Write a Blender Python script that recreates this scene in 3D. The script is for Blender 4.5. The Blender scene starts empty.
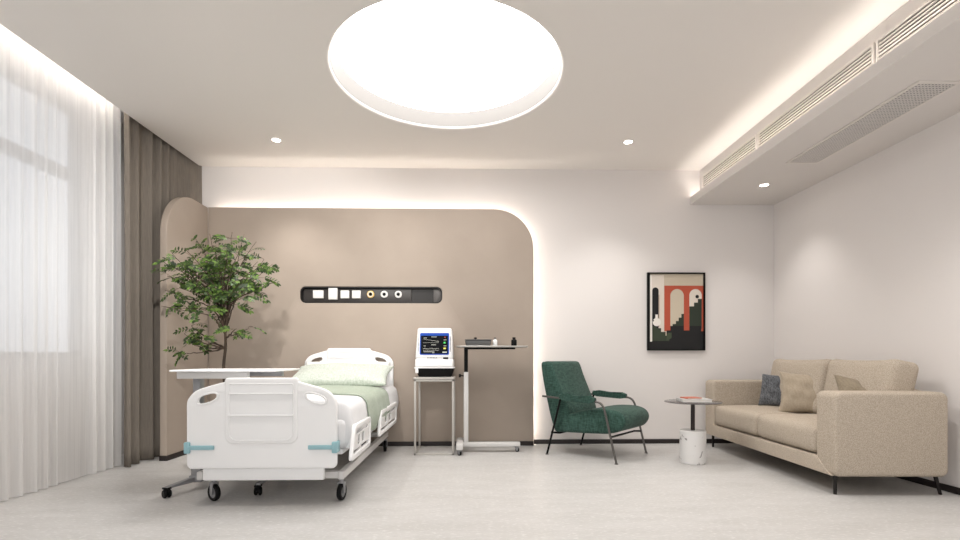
import bpy, bmesh, math, random
from mathutils import Vector, Matrix
random.seed(7)
PI = math.pi
scene = bpy.context.scene
COL = scene.collection

# ------------------------------------------------------------------ materials
def lin(c):
    return tuple(((v/255)/12.92 if v/255 <= .04045 else ((v/255+.055)/1.055)**2.4) for v in c) + (1,)

def mat(name, rgb, rough=.6, metal=0, noise=None, bump=None, spec=.5, emis=None, es=0, coat=0, alpha=None, trans=0):
    """noise=(scale, rgb2, detail[,stretch]); bump=(scale, strength, kind)"""
    m = bpy.data.materials.new(name); m.use_nodes = True
    nt = m.node_tree; b = nt.nodes['Principled BSDF']
    b.inputs['Base Color'].default_value = lin(rgb)
    b.inputs['Roughness'].default_value = rough
    b.inputs['Metallic'].default_value = metal
    b.inputs['Specular IOR Level'].default_value = spec
    b.inputs['Coat Weight'].default_value = coat
    b.inputs['Transmission Weight'].default_value = trans
    if alpha is not None: b.inputs['Alpha'].default_value = alpha
    if emis:
        b.inputs['Emission Color'].default_value = lin(emis); b.inputs['Emission Strength'].default_value = es
    tc = nt.nodes.new('ShaderNodeTexCoord')
    if noise:
        mp = nt.nodes.new('ShaderNodeMapping')
        if len(noise) > 3: mp.inputs['Scale'].default_value = noise[3]
        n = nt.nodes.new('ShaderNodeTexNoise'); n.inputs['Scale'].default_value = noise[0]; n.inputs['Detail'].default_value = noise[2]
        mx = nt.nodes.new('ShaderNodeMix'); mx.data_type = 'RGBA'
        cr = nt.nodes.new('ShaderNodeMapRange'); cr.inputs[1].default_value = .35; cr.inputs[2].default_value = .65
        nt.links.new(tc.outputs['Object'], mp.inputs[0]); nt.links.new(mp.outputs[0], n.inputs['Vector'])
        nt.links.new(n.outputs['Fac'], cr.inputs[0]); nt.links.new(cr.outputs[0], mx.inputs['Factor'])
        mx.inputs['A'].default_value = lin(rgb); mx.inputs['B'].default_value = lin(noise[1])
        nt.links.new(mx.outputs['Result'], b.inputs['Base Color'])
    if bump:
        bp = nt.nodes.new('ShaderNodeBump'); bp.inputs['Strength'].default_value = bump[1]; bp.inputs['Distance'].default_value = .004
        if bump[2] == 'noise':
            t = nt.nodes.new('ShaderNodeTexNoise'); t.inputs['Detail'].default_value = 4; out = t.outputs['Fac']
        elif bump[2] == 'voronoi':
            t = nt.nodes.new('ShaderNodeTexVoronoi'); out = t.outputs['Distance']
        t.inputs['Scale'].default_value = bump[0]
        nt.links.new(tc.outputs['Object'], t.inputs['Vector']); nt.links.new(out, bp.inputs['Height'])
        nt.links.new(bp.outputs[0], b.inputs['Normal'])
    return m

def emat(name, rgb, s):
    m = bpy.data.materials.new(name); m.use_nodes = True; nt = m.node_tree
    nt.nodes.clear(); e = nt.nodes.new('ShaderNodeEmission'); o = nt.nodes.new('ShaderNodeOutputMaterial')
    e.inputs[0].default_value = lin(rgb); e.inputs[1].default_value = s
    nt.links.new(e.outputs[0], o.inputs[0]); return m

def weave(name, rgb, rgb2, scale, rough=.9, thr=(.4, .6), sheen=.15, bstr=.25):
    m = mat(name, rgb, rough, spec=.2)
    nt = m.node_tree; b = nt.nodes['Principled BSDF']; L = nt.links
    b.inputs['Sheen Weight'].default_value = sheen
    tc = nt.nodes.new('ShaderNodeTexCoord')
    vals = []
    for st in ((1, .18, .18), (.18, 1, 1)):
        mp = nt.nodes.new('ShaderNodeMapping'); mp.inputs['Scale'].default_value = st
        n = nt.nodes.new('ShaderNodeTexNoise'); n.inputs['Scale'].default_value = scale; n.inputs['Detail'].default_value = 3
        L.new(tc.outputs['Object'], mp.inputs[0]); L.new(mp.outputs[0], n.inputs['Vector']); vals.append(n.outputs['Fac'])
    a = nt.nodes.new('ShaderNodeMath'); a.operation = 'ADD'; L.new(vals[0], a.inputs[0]); L.new(vals[1], a.inputs[1])
    h = nt.nodes.new('ShaderNodeMath'); h.operation = 'MULTIPLY'; h.inputs[1].default_value = .5; L.new(a.outputs[0], h.inputs[0])
    cr = nt.nodes.new('ShaderNodeMapRange'); cr.inputs[1].default_value = thr[0]; cr.inputs[2].default_value = thr[1]
    L.new(h.outputs[0], cr.inputs[0])
    mx = nt.nodes.new('ShaderNodeMix'); mx.data_type = 'RGBA'; mx.inputs['A'].default_value = lin(rgb); mx.inputs['B'].default_value = lin(rgb2)
    L.new(cr.outputs[0], mx.inputs['Factor']); L.new(mx.outputs['Result'], b.inputs['Base Color'])
    bp = nt.nodes.new('ShaderNodeBump'); bp.inputs['Strength'].default_value = bstr; bp.inputs['Distance'].default_value = .003
    L.new(h.outputs[0], bp.inputs['Height']); L.new(bp.outputs[0], b.inputs['Normal'])
    return m

M = {}
M['wall'] = mat('wall_paint', (227, 222, 219), .85, spec=.2, bump=(220, .03, 'noise'))
M['ceil'] = mat('ceiling_paint', (232, 227, 222), .9, spec=.15)
M['soffit'] = mat('soffit_paint', (222, 217, 213), .85, spec=.2)
M['head'] = mat('headwall_laminate', (172, 159, 147), .6, spec=.25, noise=(3, (168, 155, 143), 3), bump=(500, .02, 'noise'))
M['base'] = mat('dark_baseboard', (34, 27, 25), .5)
M['white'] = mat('white_plastic', (240, 240, 240), .35, spec=.5)
M['white2'] = mat('white_moulded_seam', (214, 214, 214), .4)
M['metalw'] = mat('white_powder_metal', (214, 212, 210), .35, metal=.1)
M['tubes'] = mat('pale_grey_tube', (188, 184, 178), .35, metal=.2)
M['steel'] = mat('brushed_steel', (178, 176, 172), .3, metal=.75)
M['grey'] = mat('grey_metal', (150, 150, 152), .4, metal=.4)
M['cyan'] = mat('cyan_bumper', (146, 186, 194), .45)
M['black'] = mat('black_rubber', (9, 9, 10), .55, spec=.2)
M['blackm'] = mat('black_metal', (10, 10, 10), .4, metal=.3, spec=.25)
M['dark'] = mat('dark_panel', (58, 54, 52), .45)
M['dark2'] = mat('darker_panel', (26, 22, 20), .5)
M['dark3'] = mat('charcoal_plate', (86, 82, 80), .45)
M['outlet'] = mat('outlet_white', (235, 233, 230), .4)
M['yellow'] = mat('yellow_ring', (240, 196, 90), .4)
M['sheet'] = mat('white_sheet', (228, 228, 229), .9, spec=.1, bump=(14, .5, 'noise'))
M['sage'] = weave('sage_blanket', (156, 167, 150), (168, 179, 163), 160)
M['sagep'] = weave('sage_pillow', (180, 188, 176), (208, 213, 205), 200, thr=(.42, .6))
M['wpillow'] = mat('white_pillow', (235, 236, 233), .9, spec=.1)
M['green'] = weave('green_upholstery', (38, 61, 54), (64, 92, 82), 130, thr=(.38, .62), sheen=.1)
M['gunmetal'] = mat('gunmetal_tube', (104, 100, 97), .32, metal=.8)
M['sofa'] = mat('sofa_boucle', (160, 148, 133), .95, spec=.15, noise=(210, (194, 182, 167), 3), bump=(230, .6, 'noise'))
M['cush'] = weave('beige_cushion', (156, 143, 125), (168, 155, 137), 120, bstr=.15)
M['greyc'] = weave('charcoal_cushion', (66, 68, 72), (112, 114, 118), 190, thr=(.42, .58), bstr=.6)
M['olive'] = weave('taupe_cushion', (128, 116, 98), (142, 130, 112), 120, bstr=.15)
M['pole'] = mat('dark_pole', (44, 36, 36), .35, metal=.4)
M['glass'] = mat('smoked_top', (92, 88, 88), .12, spec=.6)
M['curtain'] = mat('taupe_curtain', (116, 109, 101), .85, spec=.15, noise=(260, (128, 120, 111), 3, (1, 1, .04)))
M['leg'] = mat('dark_sofa_leg', (30, 25, 24), .4, metal=.3)
M['bark'] = mat('bark', (84, 68, 54), .9, noise=(30, (52, 42, 34), 4, (1, 1, .3)))
M['pot'] = mat('pot_ceramic', (206, 202, 196), .5)
M['soil'] = mat('soil', (50, 38, 30), .95, noise=(60, (72, 54, 42), 4))
M['tray'] = mat('dark_grey_tray', (104, 104, 104), .35, metal=.4)
M['paper'] = mat('book_pages', (232, 228, 222), .8)
M['orange'] = mat('orange_cover', (190, 108, 84), .6)
M['gril'] = mat('grille_dark', (40, 34, 30), .7)
M['alu'] = mat('white_aluminium', (224, 218, 212), .5)
M['frame'] = mat('black_frame', (7, 6, 6), .5, spec=.2)
M['winframe'] = mat('window_frame', (150, 146, 144), .5)
M['led'] = emat('led_warm', (255, 246, 236), 11)
M['ledc'] = emat('led_curtain', (255, 248, 240), 7)
M['leds'] = emat('led_soffit', (255, 247, 239), 5.5)
M['disc'] = emat('luminous_disc', (255, 252, 249), 4.0)
M['ring'] = mat('shade_toned_recess_ring', (122, 119, 116), .7)  # shade put into the colour: white recess wall greyed to look dimmer than the disc
M['lens'] = emat('downlight_lens', (255, 248, 238), 6)

def floor_mat():
    m = mat('terrazzo_floor', (200, 196, 190), .38, spec=.4)
    nt = m.node_tree; b = nt.nodes['Principled BSDF']; L = nt.links
    tc = nt.nodes.new('ShaderNodeTexCoord')
    n1 = nt.nodes.new('ShaderNodeTexNoise'); n1.inputs['Scale'].default_value = 5; n1.inputs['Detail'].default_value = 8; n1.inputs['Roughness'].default_value = .7
    n2 = nt.nodes.new('ShaderNodeTexNoise'); n2.inputs['Scale'].default_value = 70; n2.inputs['Detail'].default_value = 3
    n3 = nt.nodes.new('ShaderNodeTexNoise'); n3.inputs['Scale'].default_value = 28; n3.inputs['Detail'].default_value = 4
    mp = nt.nodes.new('ShaderNodeMapping'); mp.inputs['Scale'].default_value = (.45, 1.5, 1); L.new(tc.outputs['Object'], mp.inputs[0])
    for n in (n1, n2, n3): L.new(mp.outputs[0], n.inputs['Vector'])
    a = nt.nodes.new('ShaderNodeMapRange'); a.inputs[1].default_value = .35; a.inputs[2].default_value = .65; L.new(n1.outputs['Fac'], a.inputs[0])
    m1 = nt.nodes.new('ShaderNodeMix'); m1.data_type = 'RGBA'; m1.inputs['A'].default_value = lin((186, 184, 181)); m1.inputs['B'].default_value = lin((198, 196, 194))
    L.new(a.outputs[0], m1.inputs['Factor'])
    c = nt.nodes.new('ShaderNodeMapRange'); c.inputs[1].default_value = .56; c.inputs[2].default_value = .66; c.inputs[4].default_value = .45; L.new(n2.outputs['Fac'], c.inputs[0])
    m2 = nt.nodes.new('ShaderNodeMix'); m2.data_type = 'RGBA'; m2.inputs['B'].default_value = lin((230, 229, 227))
    L.new(c.outputs[0], m2.inputs['Factor']); L.new(m1.outputs['Result'], m2.inputs['A'])
    d = nt.nodes.new('ShaderNodeMapRange'); d.inputs[1].default_value = .62; d.inputs[2].default_value = .74; d.inputs[4].default_value = .25; L.new(n3.outputs['Fac'], d.inputs[0])
    m3 = nt.nodes.new('ShaderNodeMix'); m3.data_type = 'RGBA'; m3.inputs['B'].default_value = lin((156, 153, 150))
    L.new(d.outputs[0], m3.inputs['Factor']); L.new(m2.outputs['Result'], m3.inputs['A'])
    L.new(m3.outputs['Result'], b.inputs['Base Color'])
    return m
M['floor'] = floor_mat()

def sheer_mat():
    m = bpy.data.materials.new('sheer_voile'); m.use_nodes = True; nt = m.node_tree; nt.nodes.clear(); L = nt.links
    o = nt.nodes.new('ShaderNodeOutputMaterial')
    d = nt.nodes.new('ShaderNodeBsdfDiffuse'); d.inputs[0].default_value = lin((242, 240, 238))
    t = nt.nodes.new('ShaderNodeBsdfTranslucent'); t.inputs[0].default_value = lin((242, 240, 238))
    p = nt.nodes.new('ShaderNodeBsdfTransparent')
    a = nt.nodes.new('ShaderNodeMixShader'); a.inputs[0].default_value = .4
    c = nt.nodes.new('ShaderNodeMixShader')
    tc = nt.nodes.new('ShaderNodeTexCoord'); mp = nt.nodes.new('ShaderNodeMapping'); mp.inputs['Scale'].default_value = (1, 1, .02)
    n = nt.nodes.new('ShaderNodeTexNoise'); n.inputs['Scale'].default_value = 60; n.inputs['Detail'].default_value = 2
    r = nt.nodes.new('ShaderNodeMapRange'); r.inputs[1].default_value = .3; r.inputs[2].default_value = .7; r.inputs[3].default_value = .14; r.inputs[4].default_value = .24
    L.new(tc.outputs['Object'], mp.inputs[0]); L.new(mp.outputs[0], n.inputs['Vector']); L.new(n.outputs['Fac'], r.inputs[0]); L.new(r.outputs[0], c.inputs[0])
    L.new(d.outputs[0], a.inputs[1]); L.new(t.outputs[0], a.inputs[2]); L.new(a.outputs[0], c.inputs[1]); L.new(p.outputs[0], c.inputs[2])
    L.new(c.outputs[0], o.inputs[0]); return m
M['sheer'] = sheer_mat()

def leaf_mat():
    m = mat('leaves', (70, 100, 40), .5, spec=.35); nt = m.node_tree; b = nt.nodes['Principled BSDF']; L = nt.links
    g = nt.nodes.new('ShaderNodeNewGeometry'); cr = nt.nodes.new('ShaderNodeValToRGB')
    cr.color_ramp.elements[0].color = lin((30, 46, 20)); cr.color_ramp.elements[1].color = lin((104, 132, 56))
    e = cr.color_ramp.elements.new(.55); e.color = lin((58, 82, 34))
    L.new(g.outputs['Random Per Island'], cr.inputs[0]); L.new(cr.outputs[0], b.inputs['Base Color'])
    return m
M['leaf'] = leaf_mat()

def marble_mat():
    m = mat('white_marble', (220, 218, 216), .3); nt = m.node_tree; b = nt.nodes['Principled BSDF']; L = nt.links
    tc = nt.nodes.new('ShaderNodeTexCoord'); n = nt.nodes.new('ShaderNodeTexNoise'); n.inputs['Scale'].default_value = 9; n.inputs['Detail'].default_value = 6; n.inputs['Distortion'].default_value = 1.2
    r = nt.nodes.new('ShaderNodeMapRange'); r.inputs[1].default_value = .60; r.inputs[2].default_value = .64
    x = nt.nodes.new('ShaderNodeMix'); x.data_type = 'RGBA'; x.inputs['A'].default_value = lin((218, 216, 214)); x.inputs['B'].default_value = lin((140, 136, 133))
    L.new(tc.outputs['Object'], n.inputs['Vector']); L.new(n.outputs['Fac'], r.inputs[0]); L.new(r.outputs[0], x.inputs['Factor']); L.new(x.outputs['Result'], b.inputs['Base Color'])
    return m
M['marble'] = marble_mat()

# ------------------------------------------------------------------ geometry helpers
class MB:
    def __init__(s): s.bm = bmesh.new()
    def merge(s, other, Mx=None, mi=0):
        me = bpy.data.meshes.new('t'); other.to_mesh(me); other.free()
        if Mx is not None: me.transform(Mx)
        n0 = len(s.bm.faces); s.bm.from_mesh(me); bpy.data.meshes.remove(me)
        s.bm.faces.ensure_lookup_table()
        for f in s.bm.faces[n0:]: f.material_index = mi
        return s
    def box(s, x0, x1, y0, y1, z0, z1, bev=0, seg=2, Mx=None, mi=0):
        b = bmesh.new(); bmesh.ops.create_cube(b, size=1)
        for v in b.verts:
            v.co = Vector(((x0+x1)/2+v.co.x*(x1-x0), (y0+y1)/2+v.co.y*(y1-y0), (z0+z1)/2+v.co.z*(z1-z0)))
        if bev: bmesh.ops.bevel(b, geom=b.edges[:], offset=bev, segments=seg, affect='EDGES', profile=.5)
        return s.merge(b, Mx, mi)
    def tube(s, pts, r, n=10, closed=False, Mx=None, mi=0, rs=None, square=False):
        pts = [Vector(p) for p in pts]; b = bmesh.new(); rings = []; N = len(pts); up = None
        for i, p in enumerate(pts):
            if closed: d = (pts[(i+1) % N]-pts[i-1])
            else: d = (pts[min(i+1, N-1)]-pts[max(i-1, 0)])
            d.normalize()
            if up is None:
                up = Vector((0, 0, 1)) if abs(d.z) < .9 else Vector((0, 1, 0))
            a = d.cross(up)
            if a.length < 1e-4: a = d.cross(Vector((1, 0, 0)))
            a.normalize(); up = a.cross(d).normalized()
            rr = rs[i] if rs else r
            # mitre
            if 0 < i < N-1 or closed:
                d1 = (pts[i]-pts[i-1]).normalized(); c = max(.5, d1.dot(d)); 
            else: c = 1
            ring = []
            for k in range(n):
                an = 2*PI*(k+.5)/n
                ring.append(b.verts.new(p+(a*math.cos(an)+up*math.sin(an))*rr*(1 if c == 1 else 1/c**.5)))
            rings.append(ring)
        for i in range(N if closed else N-1):
            A, B = rings[i], rings[(i+1) % N]
            for k in range(n): b.faces.new((A[k], A[(k+1) % n], B[(k+1) % n], B[k]))
        if not closed: b.faces.new(rings[0][::-1]); b.faces.new(rings[-1])
        bmesh.ops.recalc_face_normals(b, faces=b.faces[:])
        return s.merge(b, Mx, mi)
    def cyl(s, p0, p1, r, n=20, Mx=None, mi=0): return s.tube([p0, p1], r, n, Mx=Mx, mi=mi)
    def lathe(s, prof, c=(0, 0, 0), n=40, Mx=None, mi=0):
        b = bmesh.new(); rings = []
        for r, z in prof:
            if r < 1e-6: rings.append([b.verts.new((c[0], c[1], c[2]+z))])
            else: rings.append([b.verts.new((c[0]+r*math.cos(2*PI*k/n), c[1]+r*math.sin(2*PI*k/n), c[2]+z)) for k in range(n)])
        for A, B in zip(rings, rings[1:]):
            for k in range(n):
                k2 = (k+1) % n
                if len(A) == 1 and len(B) == 1: continue
                if len(A) == 1: b.faces.new((A[0], B[k], B[k2]))
                elif len(B) == 1: b.faces.new((A[k], A[k2], B[0]))
                else: b.faces.new((A[k], A[k2], B[k2], B[k]))
        bmesh.ops.recalc_face_normals(b, faces=b.faces[:])
        return s.merge(b, Mx, mi)
    def poly(s, pts, mi=0):
        f = s.bm.faces.new([s.bm.verts.new(p) for p in pts]); f.material_index = mi; return s
    def plate(s, outlines, thick, bev=0, Mx=None, mi=0, res=2):
        """2D outlines (first outer, rest holes) in XY, extruded symmetric in Z"""
        cu = bpy.data.curves.new('t', 'CURVE'); cu.dimensions = '2D'; cu.fill_mode = 'BOTH'
        for o in outlines:
            sp = cu.splines.new('POLY'); sp.points.add(len(o)-1)
            for p, q in zip(sp.points, o): p.co = (q[0], q[1], 0, 1)
            sp.use_cyclic_u = True
        cu.extrude = max(thick/2-bev, 0); cu.bevel_depth = bev; cu.bevel_resolution = res; cu.offset = -bev
        ob = bpy.data.objects.new('t', cu); COL.objects.link(ob); bpy.context.view_layer.update()
        me = bpy.data.meshes.new_from_object(ob.evaluated_get(bpy.context.evaluated_depsgraph_get()))
        bpy.data.objects.remove(ob); bpy.data.curves.remove(cu)
        b = bmesh.new(); b.from_mesh(me); bpy.data.meshes.remove(me)
        bmesh.ops.remove_doubles(b, verts=b.verts[:], dist=1e-5)
        bmesh.ops.recalc_face_normals(b, faces=b.faces[:])
        return s.merge(b, Mx, mi)
    def soft(s, c, size, r, bulge=(0, 0, 0), n=14, Mx=None, mi=0, fn=None):
        """rounded box with bulging faces"""
        hx, hy, hz = [v/2 for v in size]; b = bmesh.new(); bmesh.ops.create_cube(b, size=2)
        bmesh.ops.subdivide_edges(b, edges=b.edges[:], cuts=n, use_grid_fill=True)
        for v in b.verts:
            q = [math.sin(t*PI/2)*.55+t*.45 for t in v.co]
            p = Vector((q[0]*hx, q[1]*hy, q[2]*hz))
            k = Vector([max(-h+r, min(h-r, a)) for a, h in zip(p, (hx, hy, hz))])
            d = p-k
            if d.length > 1e-7:
                d = d.normalized()*r
            p = k+d
            ux, uy, uz = p.x/hx, p.y/hy, p.z/hz
            p.x += bulge[0]*ux*(1-uy*uy)*(1-uz*uz); p.y += bulge[1]*uy*(1-ux*ux)*(1-uz*uz); p.z += bulge[2]*uz*(1-ux*ux)*(1-uy*uy)
            if fn: p = fn(p, ux, uy, uz)
            v.co = p+Vector(c)
        return s.merge(b, Mx, mi)
    def pillow(s, w, h, t, Mx=None, k=.08, n=26, wr=.01, seed=0, mi=0, pw=.42):
        b = bmesh.new(); rnd = random.Random(seed); ph = [rnd.uniform(0, 6) for _ in range(6)]
        def g(sg):
            R = []
            for i in range(n+1):
                row = []
                for j in range(n+1):
                    u = -1+2*i/n; v = -1+2*j/n
                    u = math.sin(u*PI/2)*.6+u*.4; v = math.sin(v*PI/2)*.6+v*.4
                    x = u*w/2*(1-k*(1-v*v)); y = v*h/2*(1-k*(1-u*u))
                    e = max(0, (1-u*u)*(1-v*v))
                    z = t/2*e**pw
                    wz = wr*e**.5*(math.sin(5*u+3*v+ph[0])*.5+math.sin(8*u-5*v+ph[1])*.35+math.sin(3*u+9*v+ph[2])*.4)
                    row.append(b.verts.new((x, y, sg*(z)+wz)))
                R.append(row)
            for i in range(n):
                for j in range(n):
                    q = (R[i][j], R[i+1][j], R[i+1][j+1], R[i][j+1]); b.faces.new(q if sg > 0 else q[::-1])
        g(1); g(-1); bmesh.ops.remove_doubles(b, verts=b.verts[:], dist=1e-4)
        bmesh.ops.recalc_face_normals(b, faces=b.faces[:])
        return s.merge(b, Mx, mi)

ROOT = {}
def finish(mb, name, mats, parent=None, world=True, ang=40):
    me = bpy.data.meshes.new(name); mb.bm.to_mesh(me); mb.bm.free()
    if not isinstance(mats, (list, tuple)): mats = [mats]
    for m in mats: me.materials.append(m)
    me.shade_smooth(); me.set_sharp_from_angle(angle=math.radians(ang))
    o = bpy.data.objects.new(name, me); COL.objects.link(o)
    if parent is not None:
        mx = ROOT.get(parent.name, Matrix())
        if world: me.transform(mx.inverted())
        o.parent = parent; ROOT[o.name] = mx
    return o

def tag(o, label=None, cat=None, group=None, kind=None):
    if label: o['label'] = label
    if cat: o['category'] = cat
    if group: o['group'] = group
    if kind: o['kind'] = kind
    return o

def thing(name, label, cat, loc=(0, 0, 0), rz=0, group=None):
    o = bpy.data.objects.new(name, None); COL.objects.link(o); o.empty_display_size = .1
    o.location = loc; o.rotation_euler = (0, 0, rz)
    ROOT[o.name] = Matrix.Translation(loc) @ Matrix.Rotation(rz, 4, 'Z')
    return tag(o, label, cat, group)

def single(mb, name, mats, label, cat, loc, group=None, ang=40):
    """a thing that is one mesh; origin moved to loc"""
    o = finish(mb, name, mats, ang=ang); o.data.transform(Matrix.Translation(-Vector(loc))); o.location = loc
    return tag(o, label, cat, group)

def struct(mb, name, mats, parent=None):
    o = finish(mb, name, mats, parent)
    if parent is None: o['kind'] = 'structure'
    return o

def dup(root, loc, rz=None, label=None):
    r = root.copy(); COL.objects.link(r); r.location = loc
    if rz is not None: r.rotation_euler = (0, 0, rz)
    if label: r['label'] = label
    for ch in list(root.children):
        c = ch.copy(); COL.objects.link(c); c.parent = r
        for g in ch.children:
            d = g.copy(); COL.objects.link(d); d.parent = c
    return r

def arc(cx, cy, r, a0, a1, n=10, ry=None):
    ry = ry or r
    return [(cx+r*math.cos(math.radians(a0+(a1-a0)*i/n)), cy+ry*math.sin(math.radians(a0+(a1-a0)*i/n))) for i in range(n+1)]
def rrect(x0, x1, y0, y1, r, n=6):
    if not isinstance(r, (tuple, list)): r = (r,)*4   # bl br tr tl
    return arc(x0+r[0], y0+r[0], r[0], 180, 270, n)+arc(x1-r[1], y0+r[1], r[1], 270, 360, n)+arc(x1-r[2], y1-r[2], r[2], 0, 90, n)+arc(x0+r[3], y1-r[3], r[3], 90, 180, n)
FY = lambda y: Matrix.Translation((0, y, 0)) @ Matrix.Rotation(PI/2, 4, 'X')    # xy plate -> xz, centred on plane y
def FX(x):                                                                       # xy plate -> (y,z) on plane x
    return Matrix(((0, 0, 1, x), (1, 0, 0, 0), (0, 1, 0, 0), (0, 0, 0, 1)))
def smooth(pts, n=8):
    P = [Vector(p) for p in pts]; P = [P[0]*2-P[1]]+P+[P[-1]*2-P[-2]]; out = []
    for i in range(1, len(P)-2):
        for k in range(n):
            t = k/n; a, b, c, d = P[i-1:i+3]
            out.append(.5*((2*b)+(c-a)*t+(2*a-5*b+4*c-d)*t*t+(3*b-a-3*c+d)*t**3))
    out.append(P[-2]); return out

# ------------------------------------------------------------------ room shell
H = 2.8; YB = 5.085; XR = 3.14; XC = -2.70; XL = -3.15; YF = -1.0
struct(MB().box(XL-.15, XR+.15, YF, YB+.15, -.1, 0), 'floor', M['floor'])
struct(MB().box(XL-.15, XR+.15, YB, YB+.15, 0, 3.1), 'wall_back', M['wall'])
struct(MB().box(XR, XR+.15, YF, YB, 0, 3.1), 'wall_right', M['wall'])
WY0, WY1, WZ0, WZ1 = .4, 4.18, .87, 2.88
w = MB().box(XL-.15, XL, YF, YB, 0, WZ0).box(XL-.15, XL, YF, YB, WZ1, 3.1).box(XL-.15, XL, WY1, YB, WZ0, WZ1).box(XL-.15, XL, YF, WY0, WZ0, WZ1)
struct(w, 'wall_left', M['wall'])
# ceiling with round recess
LCX, LCY, LR, LD = -.150, 3.43, .773, .150
b = bmesh.new(); n = 96
def onrect(a):
    dx, dy = math.cos(a), math.sin(a); t = 1e9
    if dx > 1e-9: t = min(t, (XR-LCX)/dx)
    if dx < -1e-9: t = min(t, (XC-LCX)/dx)
    if dy > 1e-9: t = min(t, (YB-LCY)/dy)
    if dy < -1e-9: t = min(t, (YF-LCY)/dy)
    return (LCX+dx*t, LCY+dy*t)
angs = sorted([2*PI*k/n for k in range(n)]+[math.atan2(y-LCY, x-LCX) % (2*PI) for x in (XR, XC) for y in (YB, YF)])
prof = [(.773, H+LD), (.773, H+.020), (.775, H+.012), (.780, H+.006), (.788, H+.002), (.796, H+.0005), (.804, H)]
rings = [[b.verts.new((LCX+r*math.cos(a), LCY+r*math.sin(a), z)) for a in angs] for r, z in prof]
rings.append([b.verts.new((*onrect(a), H)) for a in angs])
rings.append([b.verts.new((*onrect(a), H+.2)) for a in angs])
N = len(angs)
for A, B in zip(rings, rings[1:]):
    for k in range(N): b.faces.new((A[k], A[(k+1) % N], B[(k+1) % N], B[k]))
b.faces.new(rings[-1])
mb = MB(); mb.merge(b); mb.box(XL-.15, XC, YF, YB, 3.0, 3.1)
struct(mb, 'ceiling', M['ceil'])

# luminous ceiling disc
t = thing('ceiling_light', 'large round luminous white disc recessed in the ceiling', 'ceiling light', (LCX, LCY, H+.12))
finish(MB().lathe([(0, .124), (.745, .124), (.745, .126), (0, .126)], (LCX, LCY, H), 96), 'diffuser', M['disc'], t)
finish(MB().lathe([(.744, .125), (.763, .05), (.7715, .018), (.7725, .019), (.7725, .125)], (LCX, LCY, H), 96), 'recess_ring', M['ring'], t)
finish(MB().lathe([(.55, .127), (.76, .127), (.76, .17), (0, .17)], (LCX, LCY, H), 96), 'housing', M['alu'], t)

# window behind the sheer
wf = MB()
for y0, y1, z0, z1 in [(WY0, WY1, WZ0, WZ0+.05), (WY0, WY1, WZ1-.05, WZ1), (WY0, WY1, 2.30, 2.38), (WY0, WY0+.05, WZ0, WZ1), (WY1-.05, WY1, WZ0, WZ1), (2.78, 2.84, WZ0, WZ1), (1.6, 1.66, WZ0, WZ1)]:
    wf.box(XL-.10, XL-.03, y0, y1, z0, z1)
wo = struct(wf, 'window_1', M['winframe'])
gm = mat('window_pane_glass', (235, 242, 250), .02, trans=1, spec=.5)
pm = bpy.data.materials.new('clear_pane'); pm.use_nodes = True; nt = pm.node_tree; nt.nodes.clear()
o_ = nt.nodes.new('ShaderNodeOutputMaterial'); tr = nt.nodes.new('ShaderNodeBsdfTransparent'); gl = nt.nodes.new('ShaderNodeBsdfGlossy'); mxs = nt.nodes.new('ShaderNodeMixShader')
tr.inputs[0].default_value = (.93, .96, 1, 1); gl.inputs['Roughness'].default_value = .05; mxs.inputs[0].default_value = .06
nt.links.new(tr.outputs[0], mxs.inputs[1]); nt.links.new(gl.outputs[0], mxs.inputs[2]); nt.links.new(mxs.outputs[0], o_.inputs[0])
finish(MB().box(XL-.07, XL-.062, WY0+.04, WY1-.04, WZ0+.04, WZ1-.04), 'window_pane', pm, wo)

# baseboards
BH = .045
struct(MB().box(.66, XR, YB-.014, YB, 0, BH, .003), 'baseboard_back', M['base'])
struct(MB().box(XR-.014, XR, YF, YB-.014, 0, BH, .003), 'baseboard_right', M['base'])

# soffit (bulkhead) with upstand trough
SZ = 2.45
mb = MB().plate([[(2.27, SZ), (XR, SZ), (XR, H), (2.37, H), (2.37, SZ+.015), (2.282, SZ+.015), (2.282, SZ+.075), (2.27, SZ+.075)]], YB-YF, 0, FY((YB+YF)/2))
struct(mb, 'trim_1', M['soffit'])
single(MB().box(2.30, 2.33, YF, YB-.03, SZ+.015, SZ+.028), 'light_strip', M['leds'], 'glowing cove light strip lying in the trough of the right ceiling bulkhead', 'light strip', (2.315, 2.5, SZ+.015))
single(MB().box(-2.735, -2.705, YF, 4.02, 2.93, 2.945).box(-2.74, -2.70, YF, 4.02, 2.945, 2.96, mi=1), 'light_strip', [M['ledc'], M['alu']], 'glowing light strip hidden in the curtain pocket above the white sheer', 'light strip', (-2.72, 2.5, 2.93))

# linear grille on bulkhead face
def linear_grille(y0, y1, label):
    t = thing('linear_vent', label, 'air vent', (2.37, (y0+y1)/2, 2.59), 0, 'long slotted vents in the bulkhead face')
    z0, z1 = 2.590, 2.706
    finish(MB().box(2.366, 2.3695, y0, y1, z0, z1), 'backing', M['gril'], t)
    f = MB().box(2.352, 2.3655, y0, y1, z0-.008, z0).box(2.352, 2.3655, y0, y1, z1, z1+.008).box(2.352, 2.3655, y0-.001, y0+.014, z0, z1).box(2.352, 2.3655, y1-.014, y1+.001, z0, z1)
    finish(f, 'vent_frame', M['alu'], t)
    s = MB()
    for k in range(6):
        z = z0+.006+k*(z1-z0-.012)/5
        s.box(-.0065, .0065, y0, y1, -.0022, .0022, Mx=Matrix.Translation((2.359, 0, z)) @ Matrix.Rotation(.25, 4, 'Y'))
    finish(s, 'slats', M['alu'], t)
linear_grille(4.05, 5.0, 'slotted white air vent in the bulkhead face, farthest section by the back wall')
linear_grille(2.86, 4.03, 'slotted white air vent in the bulkhead face, middle section')
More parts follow.
